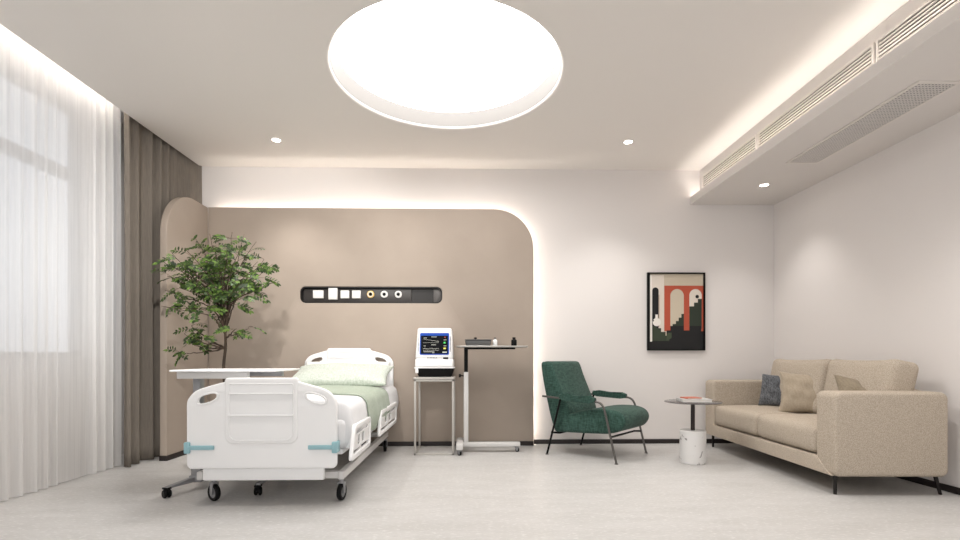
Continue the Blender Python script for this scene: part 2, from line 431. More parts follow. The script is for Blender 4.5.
linear_grille(1.66, 2.84, 'slotted white air vent in the bulkhead face, nearest section at top right corner')

# return air grille under soffit
t = thing('return_air_grille', 'perforated rectangular return air grille under the white bulkhead', 'air vent', (2.68, 3.4, SZ-.012))
gx0, gx1, gy0, gy1 = 2.57, 2.79, 2.80, 3.95
finish(MB().box(gx0, gx1, gy0, gy1, SZ-.002, SZ-.0005), 'backing', M['gril'], t)
finish(MB().box(gx0-.02, gx0, gy0-.02, gy1+.02, SZ-.008, SZ-.0005).box(gx1, gx1+.02, gy0-.02, gy1+.02, SZ-.008, SZ-.0005).box(gx0, gx1, gy0-.02, gy0, SZ-.008, SZ-.0005).box(gx0, gx1, gy1, gy1+.02, SZ-.008, SZ-.0005), 'vent_frame', M['alu'], t)
s = MB(); k = gy0
while k < gy1-.01:
    s.box(gx0, gx1, k, k+.008, SZ-.007, SZ-.003); k += .0195
for i in range(1, 11):
    x = gx0+(gx1-gx0)*i/11; s.box(x-.003, x+.003, gy0, gy1, SZ-.0075, SZ-.0055)
finish(s, 'lattice', M['soffit'], t)

# downlights
def make_downlight(loc, label):
    t = thing('downlight', label, 'downlight', loc, 0, 'recessed downlights')
    x, y, z = loc
    finish(MB().lathe([(.036, .0), (.036, -.004), (.044, -.006), (.05, -.003), (.05, 0)], loc, 32), 'trim_ring', M['alu'], t)
    finish(MB().lathe([(0, -.003), (.036, -.003), (.036, -.0005), (0, -.0005)], loc, 32), 'lens', M['lens'], t)
    return t
dl = make_downlight((-1.70, 4.45, H), 'small round downlight in the ceiling above the bed side')
dup(dl, (1.417, 4.42, H), label='small round downlight in the ceiling above the picture wall')
dup(dl, (2.685, 4.49, SZ), label='small round downlight under the bulkhead above the sofa')

def spot(x, y, z, e, size=1.7, blend=.9, tx=0, ty=0, rad=.03, col=(1, .965, .925)):
    l = bpy.data.lights.new('spot', 'SPOT'); l.energy = e; l.spot_size = size; l.spot_blend = blend; l.shadow_soft_size = rad; l.color = col
    o = bpy.data.objects.new('downlight_beam', l); COL.objects.link(o); o.location = (x, y, z-.02)
    return o
spot(-1.70, 4.45, H, 24); spot(1.417, 4.42, H, 22); spot(2.685, 4.49, SZ, 10)
spot(-1.70, 2.3, H, 20, 2.2); aimed = spot(-.80, 1.15, H, 115, .98, .6, rad=.04)
aimed.rotation_euler = (Vector((-1.95, 4.95, 1.35))-Vector((-.80, 1.15, H))).to_track_quat('-Z', 'Y').to_euler(); spot(1.417, 2.3, H, 34, 2.4); spot(2.685, 2.3, SZ, 18, 2.0)

# ------------------------------------------------------------------ headwall panels
PX0, PX1, PZ, PYF, PT = -2.57, .645, 2.362, 4.985, .035
PR = .40
outl = [(PX0, .0), (PX1, .0)]+arc(PX1-PR, PZ-PR, PR, 0, 90, 20)+[(PX0, PZ)]
sx0, sx1, sz0, sz1 = -1.671, -.266, 1.419, 1.584
hole = rrect(sx0, sx1, sz0, sz1, .055, 8)
hp = thing('headwall_panel', 'wide taupe wall panel behind the bed with one rounded top corner and glowing edge', 'wall panel', ((PX0+PX1)/2, 5.03, 0))
finish(MB().plate([outl, hole], PT, .004, FY(PYF+PT/2)), 'panel_board', M['head'], hp)
led = [(PX0+.05, PZ-.05)]+[(x, z) for x, z in arc(PX1-PR, PZ-PR, PR-.05, 90, 0, 20)]+[(PX1-.05, .06)]
finish(MB().tube([(x, PYF+PT+.02, z) for x, z in led], .007, 6), 'light_strip', M['led'], hp)
finish(MB().box(PX0+.1, PX1-.45, PYF+PT, YB, .1, sz0-.05).box(PX0+.1, PX1-.45, PYF+PT, YB, sz1+.05, PZ-.1), 'mounting_frame', M['head'], hp)
finish(MB().box(PX0, PX1, PYF-.008, PYF, .001, BH, .002), 'plinth', M['base'], hp)

WX, WY = -2.57, 4.31
wp = thing('wall_panel', 'narrow beige wall panel with rounded top beside the taupe curtain', 'wall panel', (WX-.02, 4.6, 0))
R2 = .42
outl = [(WY, 0), (PYF-.002, 0), (PYF-.002, PZ-.006)]+arc(WY+R2, PZ-R2-.006, R2, 90, 180, 20)
finish(MB().plate([outl], .058, .004, FX(WX-.029)), 'panel_board', M['head'], wp)
finish(MB().box(WX, WX+.009, WY-.008, PYF-.01, .001, BH, .002).box(WX-.06, WX+.009, WY-.009, WY-.001, .001, BH, .002), 'plinth', M['base'], wp)

# medical service panel in the recess
sp = thing('service_panel', 'long dark recessed medical service panel with outlets above the bed', 'outlet panel', ((sx0+sx1)/2, 5.02, sz0))
hs = MB().plate([rrect(sx0+.002, sx1-.002, sz0+.002, sz1-.002, .053, 8), rrect(sx0+.012, sx1-.012, sz0+.012, sz1-.012, .044, 8)], .05, 0, FY(PYF+.027))
hs.plate([rrect(sx0+.002, sx1-.002, sz0+.002, sz1-.002, .053, 8)], .006, 0, FY(PYF+.049))
finish(hs, 'housing', M['dark2'], sp)
zc = (sz0+sz1)/2-.004
finish(MB().box(sx0+.03, -.575, PYF+.026, PYF+.045, sz0+.014, sz1-.024, .002), 'face_plate', M['dark'], sp)
finish(MB().box(-.355, sx1-.014, PYF+.028, PYF+.045, sz0+.014, sz1-.024, .002), 'cover_plate', M['dark3'], sp)
def pxs(u): return (u-469)/100.2
for u0, u1, v0, v1 in [(314, 324.2, 291, 298.8), (329.2, 338, 288.5, 300), (341.2, 349.6, 291, 298.8), (352.6, 361, 291, 298.8)]:
    x0, x1 = pxs(u0), pxs(u1); z1, z0 = .875+(358-v0)/99.8, .875+(358-v1)/99.8
    so = finish(MB().box(x0, x1, PYF+.006, PYF+.028, z0, z1, .003), 'power_outlet', M['outlet'], sp)
    if u0 == 329.2:
        xc, zz = (x0+x1)/2, (z0+z1)/2+.005
        mb = MB(); mb.tube([(xc+.026*math.cos(a*PI/12), PYF+.006, zz+.026*math.sin(a*PI/12)) for a in range(24)], .0025, 6, True)
        finish(mb, 'round_socket', M['white2'], so)
for u, mm in ((370.8, 'yellow'), (384.4, 'outlet'), (398.4, 'outlet')):
    x = pxs(u); z = .875+(358-294.7)/99.8
    Mx = Matrix.Translation((x, PYF+.026, z)) @ Matrix.Rotation(PI/2, 4, 'X')
    g = finish(MB().lathe([(0, 0), (.036, 0), (.036, .012), (.030, .018), (.019, .018), (.017, .006), (0, .006)], n=32, Mx=Mx), 'gas_outlet', M[mm], sp)
    if mm == 'yellow': finish(MB().lathe([(.020, .0185), (.024, .0195), (.028, .0185)], n=32, Mx=Mx), 'inner_ring', M['outlet'], g)
    finish(MB().lathe([(0, .007), (.0155, .007), (.0155, .014), (0, .014)], n=24, Mx=Mx), 'outlet_core', M['black'], g)

# ------------------------------------------------------------------ curtains
def curtain(name, y0, y1, xc, amp, wl, zb, zt, m, label, cat, seed, thick=.0, ny=400, rough=.3):
    rnd = random.Random(seed); b = bmesh.new(); nz = 24
    ys = []; ph = 0; phs = []
    for i in range(ny+1):
        y = y0+(y1-y0)*i/ny; ys.append(y)
        ph += 2*PI*(y1-y0)/ny/wl*(1+rough*math.sin(y*7.3+seed)+rough*.7*math.sin(y*15.1+seed*2)); phs.append(ph)
    rows = []
    for j in range(nz+1):
        t = j/nz; z = zb+(zt-zb)*t; row = []
        for i in range(ny+1):
            am = amp*(1-.35*t)*(1+.3*math.sin(ys[i]*11+seed*3)); tl = max(0, min(1, (ys[i]-4.95)/.1)); tail = .035*tl*tl*(3-2*tl)
            s = math.sin(phs[i]+.35*(1-t)*math.sin(ys[i]*5+t*2))
            s = math.copysign(abs(s)**.8, s)
            row.append(b.verts.new((xc+tail+am*s+.25*am*math.sin(phs[i]*2.1+1.3*(1-t)+seed), ys[i]+.35*am*math.cos(phs[i])+.004*math.sin(4*t+ys[i]*9), z)))
        rows.append(row)
    for j in range(nz):
        for i in range(ny): b.faces.new((rows[j][i], rows[j][i+1], rows[j+1][i+1], rows[j+1][i]))
    mb = MB(); mb.merge(b)
    o = single(mb, name, m, label, cat, (xc, (y0+y1)/2, zb), ang=180)
    if thick:
        md = o.modifiers.new('s', 'SOLIDIFY'); md.thickness = thick; md.offset = 0
    return o
curtain('sheer_curtain', 1.0, 4.11, -2.83, .019, .13, .006, 2.985, M['sheer'], 'white translucent sheer curtain hanging from ceiling to floor at the window', 'sheer curtain', 3, ny=900, rough=.75)
curtain('drape', 4.03, 5.072, -2.750, .042, .125, .006, 2.985, M['curtain'], 'heavy taupe pleated curtain beside the rounded wall panel', 'curtain', 5, thick=.003, rough=.2)
for x, y0, y1, lb, nm in ((-2.80, 1.0, 5.05, 'slim white curtain track in the ceiling pocket', 'curtain_track'),):
    single(MB().box(x-.012, x+.03, y0, y1, 2.986, 3.0), nm, M['alu'], lb, 'curtain track', (x, 3, 2.985))

# ------------------------------------------------------------------ hospital bed
BX = -1.205; DX = BX+.040
bed = thing('hospital_bed', 'white hospital bed with moulded end boards and lowered side rails on casters', 'hospital bed', (BX, 3.95, 0))
def endboard_outline(hw, z0, zs, zt, xb):
    # half profile right then mirrored ; zs shoulder height, zt top, xb bump half width
    R = arc(hw-.03, z0+.03, .03, 270, 360, 5)
    R += [(p.x, p.y) for p in smooth([(hw, zs-.13, 0), (hw, zs-.075, 0), (hw-.010, zs-.040, 0), (hw-.055, zs+.006, 0), (hw-.15, zs+.038, 0), (xb+.005, zs+.055, 0)], 5)]
    R += [(xb-.004, zt-.014), (xb-.016, zt-.002), (xb-.03, zt)]
    Lh = [(-x, z) for x, z in R[::-1]]
    return R+Lh
def handle_hole(sgn, x0, x1, z0, z1, tilt):
    cx, cz = (x0+x1)/2, (z0+z1)/2; a, bb = (x1-x0)/2, (z1-z0)/2; o = []
    for k in range(28):
        t = 2*PI*k/28; c, s = math.cos(t), math.sin(t)
        x = math.copysign(abs(c)**.8, c)*a; z = math.copysign(abs(s)**.85, s)*bb
        z += -tilt*x
        o.append((sgn*(cx+x), cz+z))
    return o if sgn > 0 else o[::-1]
def endboard(y, z0, zs, zt, hw, name, face, BX=BX):
    out = endboard_outline(hw, z0, zs, zt, .213)
    hl = [handle_hole(s, .252, .372, zs-.068, zs-.012, .28) for s in (1, -1)]
    Mx = Matrix.Translation((BX, 0, 0)) @ FY(y)
    fb = finish(MB().plate([out]+hl, .036, .010, Mx), name, M['white'], bed)
    # rims of the grips
    for h in hl: finish(MB().tube([(BX+x*1.0, y-.018*face, z) for x, z in h], .006, 8, True), 'grip_rim', M['white'], fb)
    # raised centre panel
    mb = MB().plate([rrect(-.211, .211, zs-.305, zt+.003, (.05, .05, .02, .02), 8)], .05, .010, Mx)
    finish(mb, 'centre_panel', M['white'], fb)
    yy = y-.025*face
    mb = MB()
    for zz, hh, x in ((zs-.012, .008, .185), (zs-.138, .010, .19)):
        mb.box(BX-x, BX+x, min(yy, yy-.012*face), max(yy, yy-.012*face), zz-hh/2, zz+hh/2, .003)
    mb.tube([(BX+x, yy, z) for x, z in rrect(-.185, .185, zs-.283, zs+.045, (.045, .045, .01, .01), 6)], .004, 6, True)
    finish(mb, 'ledge', M['white'], fb)
    return fb
fb = endboard(2.95, .230, .680, .757, .432, 'footboard', 1)
finish(MB().box(BX-.352, BX+.352, 2.955, 2.985, .157, .245, .008), 'lower_apron', M['white'], bed)
hb = endboard(4.945, .40, .893, .968, .432, 'headboard', 1, BX+.028)
for s in (-1, 1):
    x = BX+s*.424
    cb = finish(MB().box(x-.016, x+.016, 2.915, 2.985, .322, .388, .006), 'corner_bumper', M['cyan'], bed)
    cb['label'] = 'pale cyan corner bumper'
    xi = BX+s*.27
    finish(MB().box(min(x, xi), max(x, xi), 2.919, 2.933, .343, .368, .005), 'bumper_strip', M['cyan'], cb)
# deck and chassis
finish(MB().box(BX-.44, BX+.455, 2.99, 4.91, .30, .335, .012), 'deck', M['white'], bed)
ch = MB()
for s in (-1, 1):
    x = BX+s*.425; ch.box(x-.018, x+.018, 3.06, 4.74, .135, .185, .005)
for y in (3.1, 4.7): ch.box(BX-.425, BX+.425, y-.03, y+.03, .14, .18, .004)
finish(ch, 'chassis', M['metalw'], bed)
for y in (3.5, 4.3):
    lf = MB()
    for s in (-1, 1): lf.tube([(BX+s*.25, y-.22, .165), (BX+s*.25, y+.2, .30)], .02, 8)
    lf.cyl((BX-.27, y-.2, .17), (BX+.27, y-.2, .17), .018, 12)
    finish(lf, 'lift_arms', M['grey'], bed)
def caster(parent, x, y, R=.052, top=.135, ang=0, wm='black', name='caster', twin=False, w=.026, fm='grey'):
    Mx = Matrix.Translation((x, y, 0)) @ Matrix.Rotation(ang, 4, 'Z')
    f = MB()
    f.cyl((0, 0, top-.03), (0, 0, top), .014, 14, Mx)
    f.box(-w/2-.008, w/2+.008, -.02, .02, R*2+.001, R*2+.012, .003, Mx=Mx)
    if not twin:
        for s in (-1, 1):
            f.plate([[(-.018, R*2+.01), (.018, R*2+.01), (.012, R*.8), (-.012, R*.8)]], .004, .001, Mx @ FX(s*(w/2+.005)))
        f.cyl((-w/2-.009, 0, R), (w/2+.009, 0, R), .008, 10, Mx)
    fo = finish(f, name, M[fm], parent, ang=30)
    wh = MB()
    Wx = Mx @ Matrix.Translation((0, 0, R)) @ Matrix.Rotation(PI/2, 4, 'Y')
    if twin:
        for s in (-1, 1):
            wh.lathe([(0, s*.005), (R*.9, s*.005), (R, s*.010), (R, s*(w/2+.002)), (R*.8, s*(w/2+.009)), (0, s*(w/2+.010))], n=28, Mx=Wx)
        wh.lathe([(0, -.005), (R*.55, -.005), (R*.55, .005), (0, .005)], n=20, Mx=Wx)
        finish(wh, 'wheel', M[wm], fo)
    else:
        wh.lathe([(R*.66, -w/2), (R*.94, -w/2), (R, -w/2+.005), (R, w/2-.005), (R*.94, w/2), (R*.66, w/2), (R*.66, -w/2)], n=32, Mx=Wx)
        finish(wh, 'tyre', M['black'], fo)
        finish(MB().lathe([(0, -w/2+.003), (R*.65, -w/2+.003), (R*.65, w/2-.003), (0, w/2-.003)], n=28, Mx=Wx), 'wheel_hub', M['grey'], fo)
    return fo
caster(bed, -1.562, 3.10, ang=1.0); caster(bed, -.785, 3.10, ang=-.15)
caster(bed, -1.60, 4.70, ang=.2); caster(bed, -.785, 4.70, ang=.1)
# mattress
def matfn(p, ux, uy, uz):
    return p
finish(MB().soft((DX, 3.945, .425), (.88, 1.93, .19), .05), 'mattress', M['sheet'], bed)
# side rails
def rail(x, y0, y1, z0, z1, s):
    # frame outline in (y,z), slanted ends
    sl = .09
    def para(a, bt, ins, r):
        P = [(a+ins, z0+ins), (bt-ins*1.0-.02, z0+ins-.02*(0)), (bt-ins, z1-ins), (a+sl+ins*.6, z1-ins)]
        out = []
        for i in range(4):
            p0, p1, p2 = Vector(P[i-1]), Vector(P[i]), Vector(P[(i+1) % 4])
            A = p1+(p0-p1).normalized()*r; B = p1+(p2-p1).normalized()*r
            for k in range(6):
                q = k/5; out.append(tuple((1-q)**2*A+2*q*(1-q)*p1+q*q*B))
        return out
    Mx = FX(x)
    g = finish(MB().plate([para(y0, y1, 0, .035), para(y0, y1, .032, .025)], .024, .007, Mx), 'side_rail', M['white'], bed)
    # inner web with hand slots
    w_ = y1-y0
    out = [(y0+.02+.03, z0+.05), (y1-.05, z0+.05), (y1-.045, z1-.035), (y0+sl+.03, z1-.035)]
    hs = [rrect(y0+w_*a+.02, y0+w_*a2+.02, z0+.065, z0+.125, .014, 4) for a, a2 in ((.30, .40), (.52, .62))]
    h3 = rrect(y0+sl+.06, y1-.08, z1-.062, z1-.042, .008, 4)
    finish(MB().plate([out]+hs+[h3], .010, .003, Mx), 'web', M['white'], g)
    finish(MB().box(min(x, x-s*.06), max(x, x-s*.06)-.002, (y0+y1)/2-.03, (y0+y1)/2+.03, .295, .325, .004), 'bracket', M['metalw'], g)
for s, x in ((1, -.686),):
    rail(x, 2.90, 3.47, .275, .475, s)
    rail(x, 3.80, 4.70, .275, .468, s)

# bedding: white duvet / sheet draped, green blanket over it
DX = BX+.040
def drape_sheet(y0, y1, hw, ztop, zlow, nu=70, nv=60, off=0, seed=1, crown=.02, fold=.008, sag=None):
    """sheet over the mattress: u across (X) incl. both hanging sides, v along Y"""
    rnd = random.Random(seed); ph = [rnd.uniform(0, 6) for _ in range(8)]
    r = .075; b = bmesh.new(); rows = []
    side = ztop-zlow-r; top = 2*(hw-r); arcl = r*PI/2; tot = top+2*arcl+2*side
    for j in range(nv+1):
        y = y0+(y1-y0)*j/nv; row = []
        for i in range(nu+1):
            s = -tot/2+tot*i/nu; a = abs(s); sg = 1 if s >= 0 else -1
            if a <= top/2:
                x, z = a, ztop+crown*(1-(a/(top/2))**2); nx, nz = 0, 1
            elif a <= top/2+arcl:
                q = (a-top/2)/r; x, z = hw-r+r*math.sin(q), ztop-r+r*math.cos(q); nx, nz = math.sin(q), math.cos(q)
            else:
                d = a-top/2-arcl; x, z = hw+.018*math.sin(min(1, d/side)*PI)-.010*(d/side), ztop-r-d; nx, nz = 1, 0
            hang = max(0, min(1, (a-top/2)/(arcl+side)))
            wv = fold*hang*(math.sin(y*17+ph[0]+a*3)+.6*math.sin(y*31+ph[1]))+fold*.45*(math.sin(y*9+s*6+ph[2])+math.sin(s*11-y*5+ph[3]))*(1-hang)
            wv += off
            yy = y+.012*math.sin(s*7+ph[4])*(1 if j in (0, nv) else .6)
            row.append(b.verts.new((DX+sg*(x+nx*wv), yy, z+nz*wv)))
        rows.append(row)
    for j in range(nv):
        for i in range(nu): b.faces.new((rows[j][i], rows[j][i+1], rows[j+1][i+1], rows[j+1][i]))
    return b, rows
b, rows = drape_sheet(3.02, 4.90, .461, .612, .345, seed=2)
# round the foot end: extra rows folding down
front = rows[0]; prev = front
for k in range(1, 9):
    q = k/8; new = []
    for v in front:
        d = v.co.z-.345
        y = v.co.y-.035*math.sin(q*PI/2); z = v.co.z-(v.co.z-.34)*(1-math.cos(q*PI/2))
        x = DX+(v.co.x-DX)*(1-.03*q)
        new.append(b.verts.new((x, y, z)))
    for i in range(len(front)-1): b.faces.new((new[i], new[i+1], prev[i+1], prev[i]))
    prev = new
mb = MB(); mb.merge(b)
dv = single(mb, 'duvet', M['sheet'], 'white bed sheet draped over the hospital bed mattress', 'bed sheet', (BX, 3.95, .60), ang=180)
md = dv.modifiers.new('s', 'SOLIDIFY'); md.thickness = .008; md.offset = -1
b, rows = drape_sheet(3.42, 4.34, .462, .612, .352, off=.003, seed=2, nv=40)
mb = MB(); mb.merge(b)
# folded turn-back near the pillow
bl = single(mb, 'blanket', M['sage'], 'sage green blanket laid across the hospital bed and hanging down its side', 'blanket', (BX, 3.9, .62), ang=180)
md = bl.modifiers.new('s', 'SOLIDIFY'); md.thickness = .006; md.offset = 1

Rm = lambda rx, ry, rz: Matrix.Rotation(rz, 4, 'Z') @ Matrix.Rotation(ry, 4, 'Y') @ Matrix.Rotation(rx, 4, 'X')
mb = MB().pillow(.82, .34, .15, Matrix.Translation((-1.178, 4.80, .705)) @ Rm(.85, 0, 0), k=.03, seed=4)
single(mb, 'pillow', M['wpillow'], 'white pillow leaning on the headboard behind the green one', 'pillow', (BX, 4.78, .63), ang=180)
mb = MB().pillow(.88, .42, .17, Matrix.Translation((-1.14, 4.50, .72)) @ Rm(.36, 0, -.02), k=.07, seed=8, wr=.014)
single(mb, 'pillow', M['sagep'], 'speckled sage green pillow lying in front on the bed', 'pillow', (BX, 4.52, .63), ang=180)

# ------------------------------------------------------------------ overbed table
ot = thing('overbed_table', 'white overbed table reaching over the foot of the bed', 'overbed table', (-1.80, 3.37, 0))
finish(MB().box(-1.888, -1.225, 3.19, 3.66, .787, .800, .005, 3), 'tabletop', M['white'], ot)
finish(MB().box(-1.87, -1.42, 3.24, 3.275, .742, .786, .003), 'apron', M['metalw'], ot)
finish(MB().box(-1.87, -1.27, 3.42, 3.46, .752, .786, .003), 'support_beam', M['grey'], ot)
finish(MB().box(-1.835, -1.775, 3.34, 3.42, .09, .45, .004).box(-1.828, -1.782, 3.35, 3.41, .45, .786, .003), 'column', M['grey'], ot)
feet = [(-1.89, 3.17), (-1.345, 3.22), (-1.345, 3.62), (-1.89, 3.62)]
hub = Vector((-1.80, 3.38, 0)); mb = MB()
for fx, fy in (feet[0], feet[3]):
    d = Vector((fx, fy, 0))-hub; L_ = d.length; a = math.atan2(d.y, d.x)
    Mx = Matrix.Translation(hub) @ Matrix.Rotation(a, 4, 'Z')
    o = [(0, .060), (L_, .058), (L_+.015, .064), (L_, .070), (0, .098)]
    mb.plate([o], .035, .003, Mx @ Matrix.Rotation(PI/2, 4, 'X'))
mb.box(-1.845, -1.765, 3.33, 3.43, .055, .10, .006).box(-1.80, -1.33, 3.40, 3.44, .062, .092, .003).box(-1.36, -1.33, 3.21, 3.63, .062, .080, .003)
finish(mb, 'base', M['grey'], ot)
for i, (fx, fy) in enumerate(feet): caster(ot, fx, fy, R=.027, top=.062, ang=(.9, .2, 0, .4)[i], twin=True, w=.026, fm='black')

# ------------------------------------------------------------------ stand + monitor
x0, x1, y0, y1 = -.495, -.135, 4.50, 4.93; r = .010
st = thing('monitor_stand', 'slim white metal frame stand holding the patient monitor', 'stand', ((x0+x1)/2, 4.75, 0))
mb = MB()
def bar(mb, a, b_, r=.009):
    a, b_ = Vector(a), Vector(b_); lo = [min(a[i], b_[i])-r for i in range(3)]; hi = [max(a[i], b_[i])+r for i in range(3)]
    return mb.box(lo[0], hi[0], lo[1], hi[1], lo[2], hi[2], .003)
for x in (x0+r, x1-r):
    for y in (y0+r, y1-r): finish(bar(MB(), (x, y, .028), (x, y, .672)), 'leg', M['tubes'], st)
mb = MB()
bar(mb, (x0+r, y0+r, r), (x1-r, y0+r, r)); bar(mb, (x0+r, y0+r, r), (x0+r, y1-r, r)); bar(mb, (x1-r, y0+r, r), (x1-r, y1-r, r))
finish(mb, 'floor_frame', M['tubes'], st)
mb = MB()
mb.box(x0-.005, x1+.004, y0-.004, y1, .682, .70, .004)
finish(mb, 'shelf', M['tubes'], st)
mb = MB(); bar(mb, (x0+r, y0+r, .672), (x1-r, y0+r, .672)); bar(mb, (x0+r, y1-r, .672), (x1-r, y1-r, .672)); bar(mb, (x0+r, y0+r, .672), (x0+r, y1-r, .672)); bar(mb, (x1-r, y0+r, .672), (x1-r, y1-r, .672))
finish(mb, 'top_frame', M['tubes'], st)

mo = thing('patient_monitor', 'white patient monitor showing vital signs on a dark blue-bordered screen', 'patient monitor', (-.32, 4.75, .70))
cx = -.320
# dark base tray (tapered)
def frustum(mb, cx, yf, yb, z0, z1, w0, w1, df0=0, df1=0, bev=.006, Mx=None):
    b = bmesh.new(); vs = [b.verts.new(p) for p in [(cx-w0/2, yf+df0, z0), (cx+w0/2, yf+df0, z0), (cx+w0/2, yb, z0), (cx-w0/2, yb, z0), (cx-w1/2, yf+df1, z1), (cx+w1/2, yf+df1, z1), (cx+w1/2, yb, z1), (cx-w1/2, yb, z1)]]
    for f in ((0, 3, 2, 1), (4, 5, 6, 7), (0, 1, 5, 4), (1, 2, 6, 5), (2, 3, 7, 6), (3, 0, 4, 7)): b.faces.new([vs[i] for i in f])
    bmesh.ops.bevel(b, geom=b.edges[:], offset=bev, segments=3, affect='EDGES', profile=.5)
    return mb.merge(b, Mx)
finish(frustum(MB(), cx+.005, 4.60, 4.92, .701, .780, .30, .355, .03, 0), 'base', M['black'], mo)
finish(MB().box(cx-.185, cx+.185, 4.605, 4.925, .776, .792, .005).box(x0+.001, x0+.03, 4.60, 4.9, .735, .79, .006), 'base_rim', M['white'], mo)
frontL = frustum(MB(), cx, 4.62, 4.92, .792, .870, .355, .350, -.02, .0, .012)
finish(frontL, 'lower_housing', M['white'], mo)
tiltf = .05
finish(frustum(MB(), cx, 4.62, 4.90, .868, 1.155, .352, .318, .0, tiltf, .018), 'housing', M['white'], mo)
# screen plane tilt
th = math.atan2(tiltf, .287)
SM = Matrix.Translation((cx, 4.62-.001, .868)) @ Matrix.Rotation(PI/2-th, 4, 'X')   # local x right, y up along face, +z outward
# screen local coordinates: y up from housing bottom
scr = mat('screen_glass', (10, 10, 14), .6, spec=.1, emis=(22, 24, 30), es=.12)
blue = mat('screen_blue', (34, 70, 150), .6, spec=.1, emis=(30, 84, 205), es=.12)
wht = mat('screen_text', (190, 190, 180), .4, emis=(190, 190, 180), es=.15)
grn = mat('screen_green', (60, 200, 90), .4, emis=(60, 200, 90), es=.15)
yel = mat('screen_yellow', (220, 210, 90), .4, emis=(220, 210, 90), es=.15)
red = mat('screen_red', (190, 60, 60), .4, emis=(190, 60, 60), es=.15)
sw, s0, s1 = .125, .045, .237
bz = MB().plate([rrect(-sw-.010, sw+.010, s0-.008, s1+.006, .012), rrect(-sw, sw, s0, s1, .006)], .008, .001, SM)
scn = finish(MB().plate([rrect(-sw, sw, s0, s1, .006)], .005, 0, SM @ Matrix.Translation((0, 0, .001))), 'screen', scr, mo)
finish(bz, 'screen_border', blue, scn)
mb = MB()
def scrbox(mb, xa, xb, ya, yb, mi): return mb.box(xa, xb, ya, yb, .0036, .0046, Mx=SM, mi=mi)
scrbox(mb, -sw, sw, s1-.020, s1-.001, 1)
rr = random.Random(3)
for (base, amp, n_, mi) in ((.185, .010, 40, 0), (.150, .004, 30, 0), (.095, .012, 56, 0), (.080, .005, 40, 0)):
    pts = [(-sw+.02+.145*i/n_, base-.0006*i*(base > .18)+amp*(rr.random()-.5)*(1 if i % 4 == 0 else .3)) for i in range(n_+1)]
    mb.tube([SM @ Vector((x, y, .0042)) for x, y in pts], .0011, 4, mi=0)
for xa, ya, wd in ((-.03, .205, .05), (-.03, .13, .045), (-.1, .195, .03), (-.1, .12, .02), (-.10, .065, .10), (-.02, .055, .02)):
    scrbox(mb, xa, xa+wd, ya-.0018, ya+.0018, 0)
scrbox(mb, .085, .102, .143, .158, 2); scrbox(mb, .084, .106, .090, .104, 3); scrbox(mb, .09, .105, .20, .205, 4); scrbox(mb, .075, .115, .056, .066, 0)
scrbox(mb, .085, .11, .175, .179, 0); scrbox(mb, .085, .11, .118, .122, 0)
finish(mb, 'screen_display', [wht, blue, grn, yel, red], scn)
for s in (-1, 1):
    mb = MB()
    for k in range(12):
        mb.box(s*.147-.006, s*.147+.006, .07+k*.012, .076+k*.012, -.001, .003, Mx=SM)
    finish(mb, 'side_buttons', M['grey'], mo)
finish(MB().box(.082, .128, -.002, .014, -.002, .005, .002, Mx=SM), 'power_button', M['black'], mo)
mb = MB()
for k, wd in enumerate((.008, .006, .009, .007, .008, .006, .009)):
    xx = -.065+k*.0135
    mb.box(xx, xx+wd, .007, .013, .000, .0022, Mx=SM)
    if k % 2: mb.box(xx, xx+.002, .007, .0165, .000, .0022, Mx=SM)
finish(mb, 'maker_lettering', M['dark'], mo)
finish(MB().box(-.02, .02, .262, .265, 0, .0022, Mx=SM), 'indicator_line', M['white2'], mo)

# ------------------------------------------------------------------ C-shaped cart
ct = thing('instrument_cart', 'C-shaped adjustable cart with thin grey top on casters', 'instrument cart', (-.02, 4.66, 0))
tx0, tx1, ty0, ty1, tz = -.115, .535, 4.48, 4.84, .972
finish(MB().plate([rrect(tx0, tx1, ty0, ty1, .05, 8)], .014, .004, Matrix.Translation((0, 0, tz+.007))), 'tabletop', M['steel'], ct)
finish(MB().box(-.045, .43, 4.635, 4.685, tz-.016, tz, .002).box(-.045, -.010, 4.64, 4.68, .745, tz-.016, .002), 'arm', M['black'], ct)
finish(MB().box(-.049, -.006, 4.635, 4.685, .09, .745, .003), 'column', M['metalw'], ct)
finish(MB().tube([(-.049, 4.66, .71), (-.075, 4.66, .71)], .006, 10).tube([(-.075, 4.66, .71), (-.095, 4.66, .71)], .016, 16), 'height_knob', M['black'], ct)
finish(MB().box(-.06, .475, 4.63, 4.69, .054, .092, .004), 'base_bar', M['metalw'], ct)
finish(MB().box(-.115, -.055, 4.46, 4.84, .052, .108, .006), 'cross_bar', M['metalw'], ct)
for x, y, a in ((-.085, 4.49, .9), (-.085, 4.80, .4), (.45, 4.66, 1.1)): caster(ct, x, y, R=.020, top=.055, ang=a, w=.018)

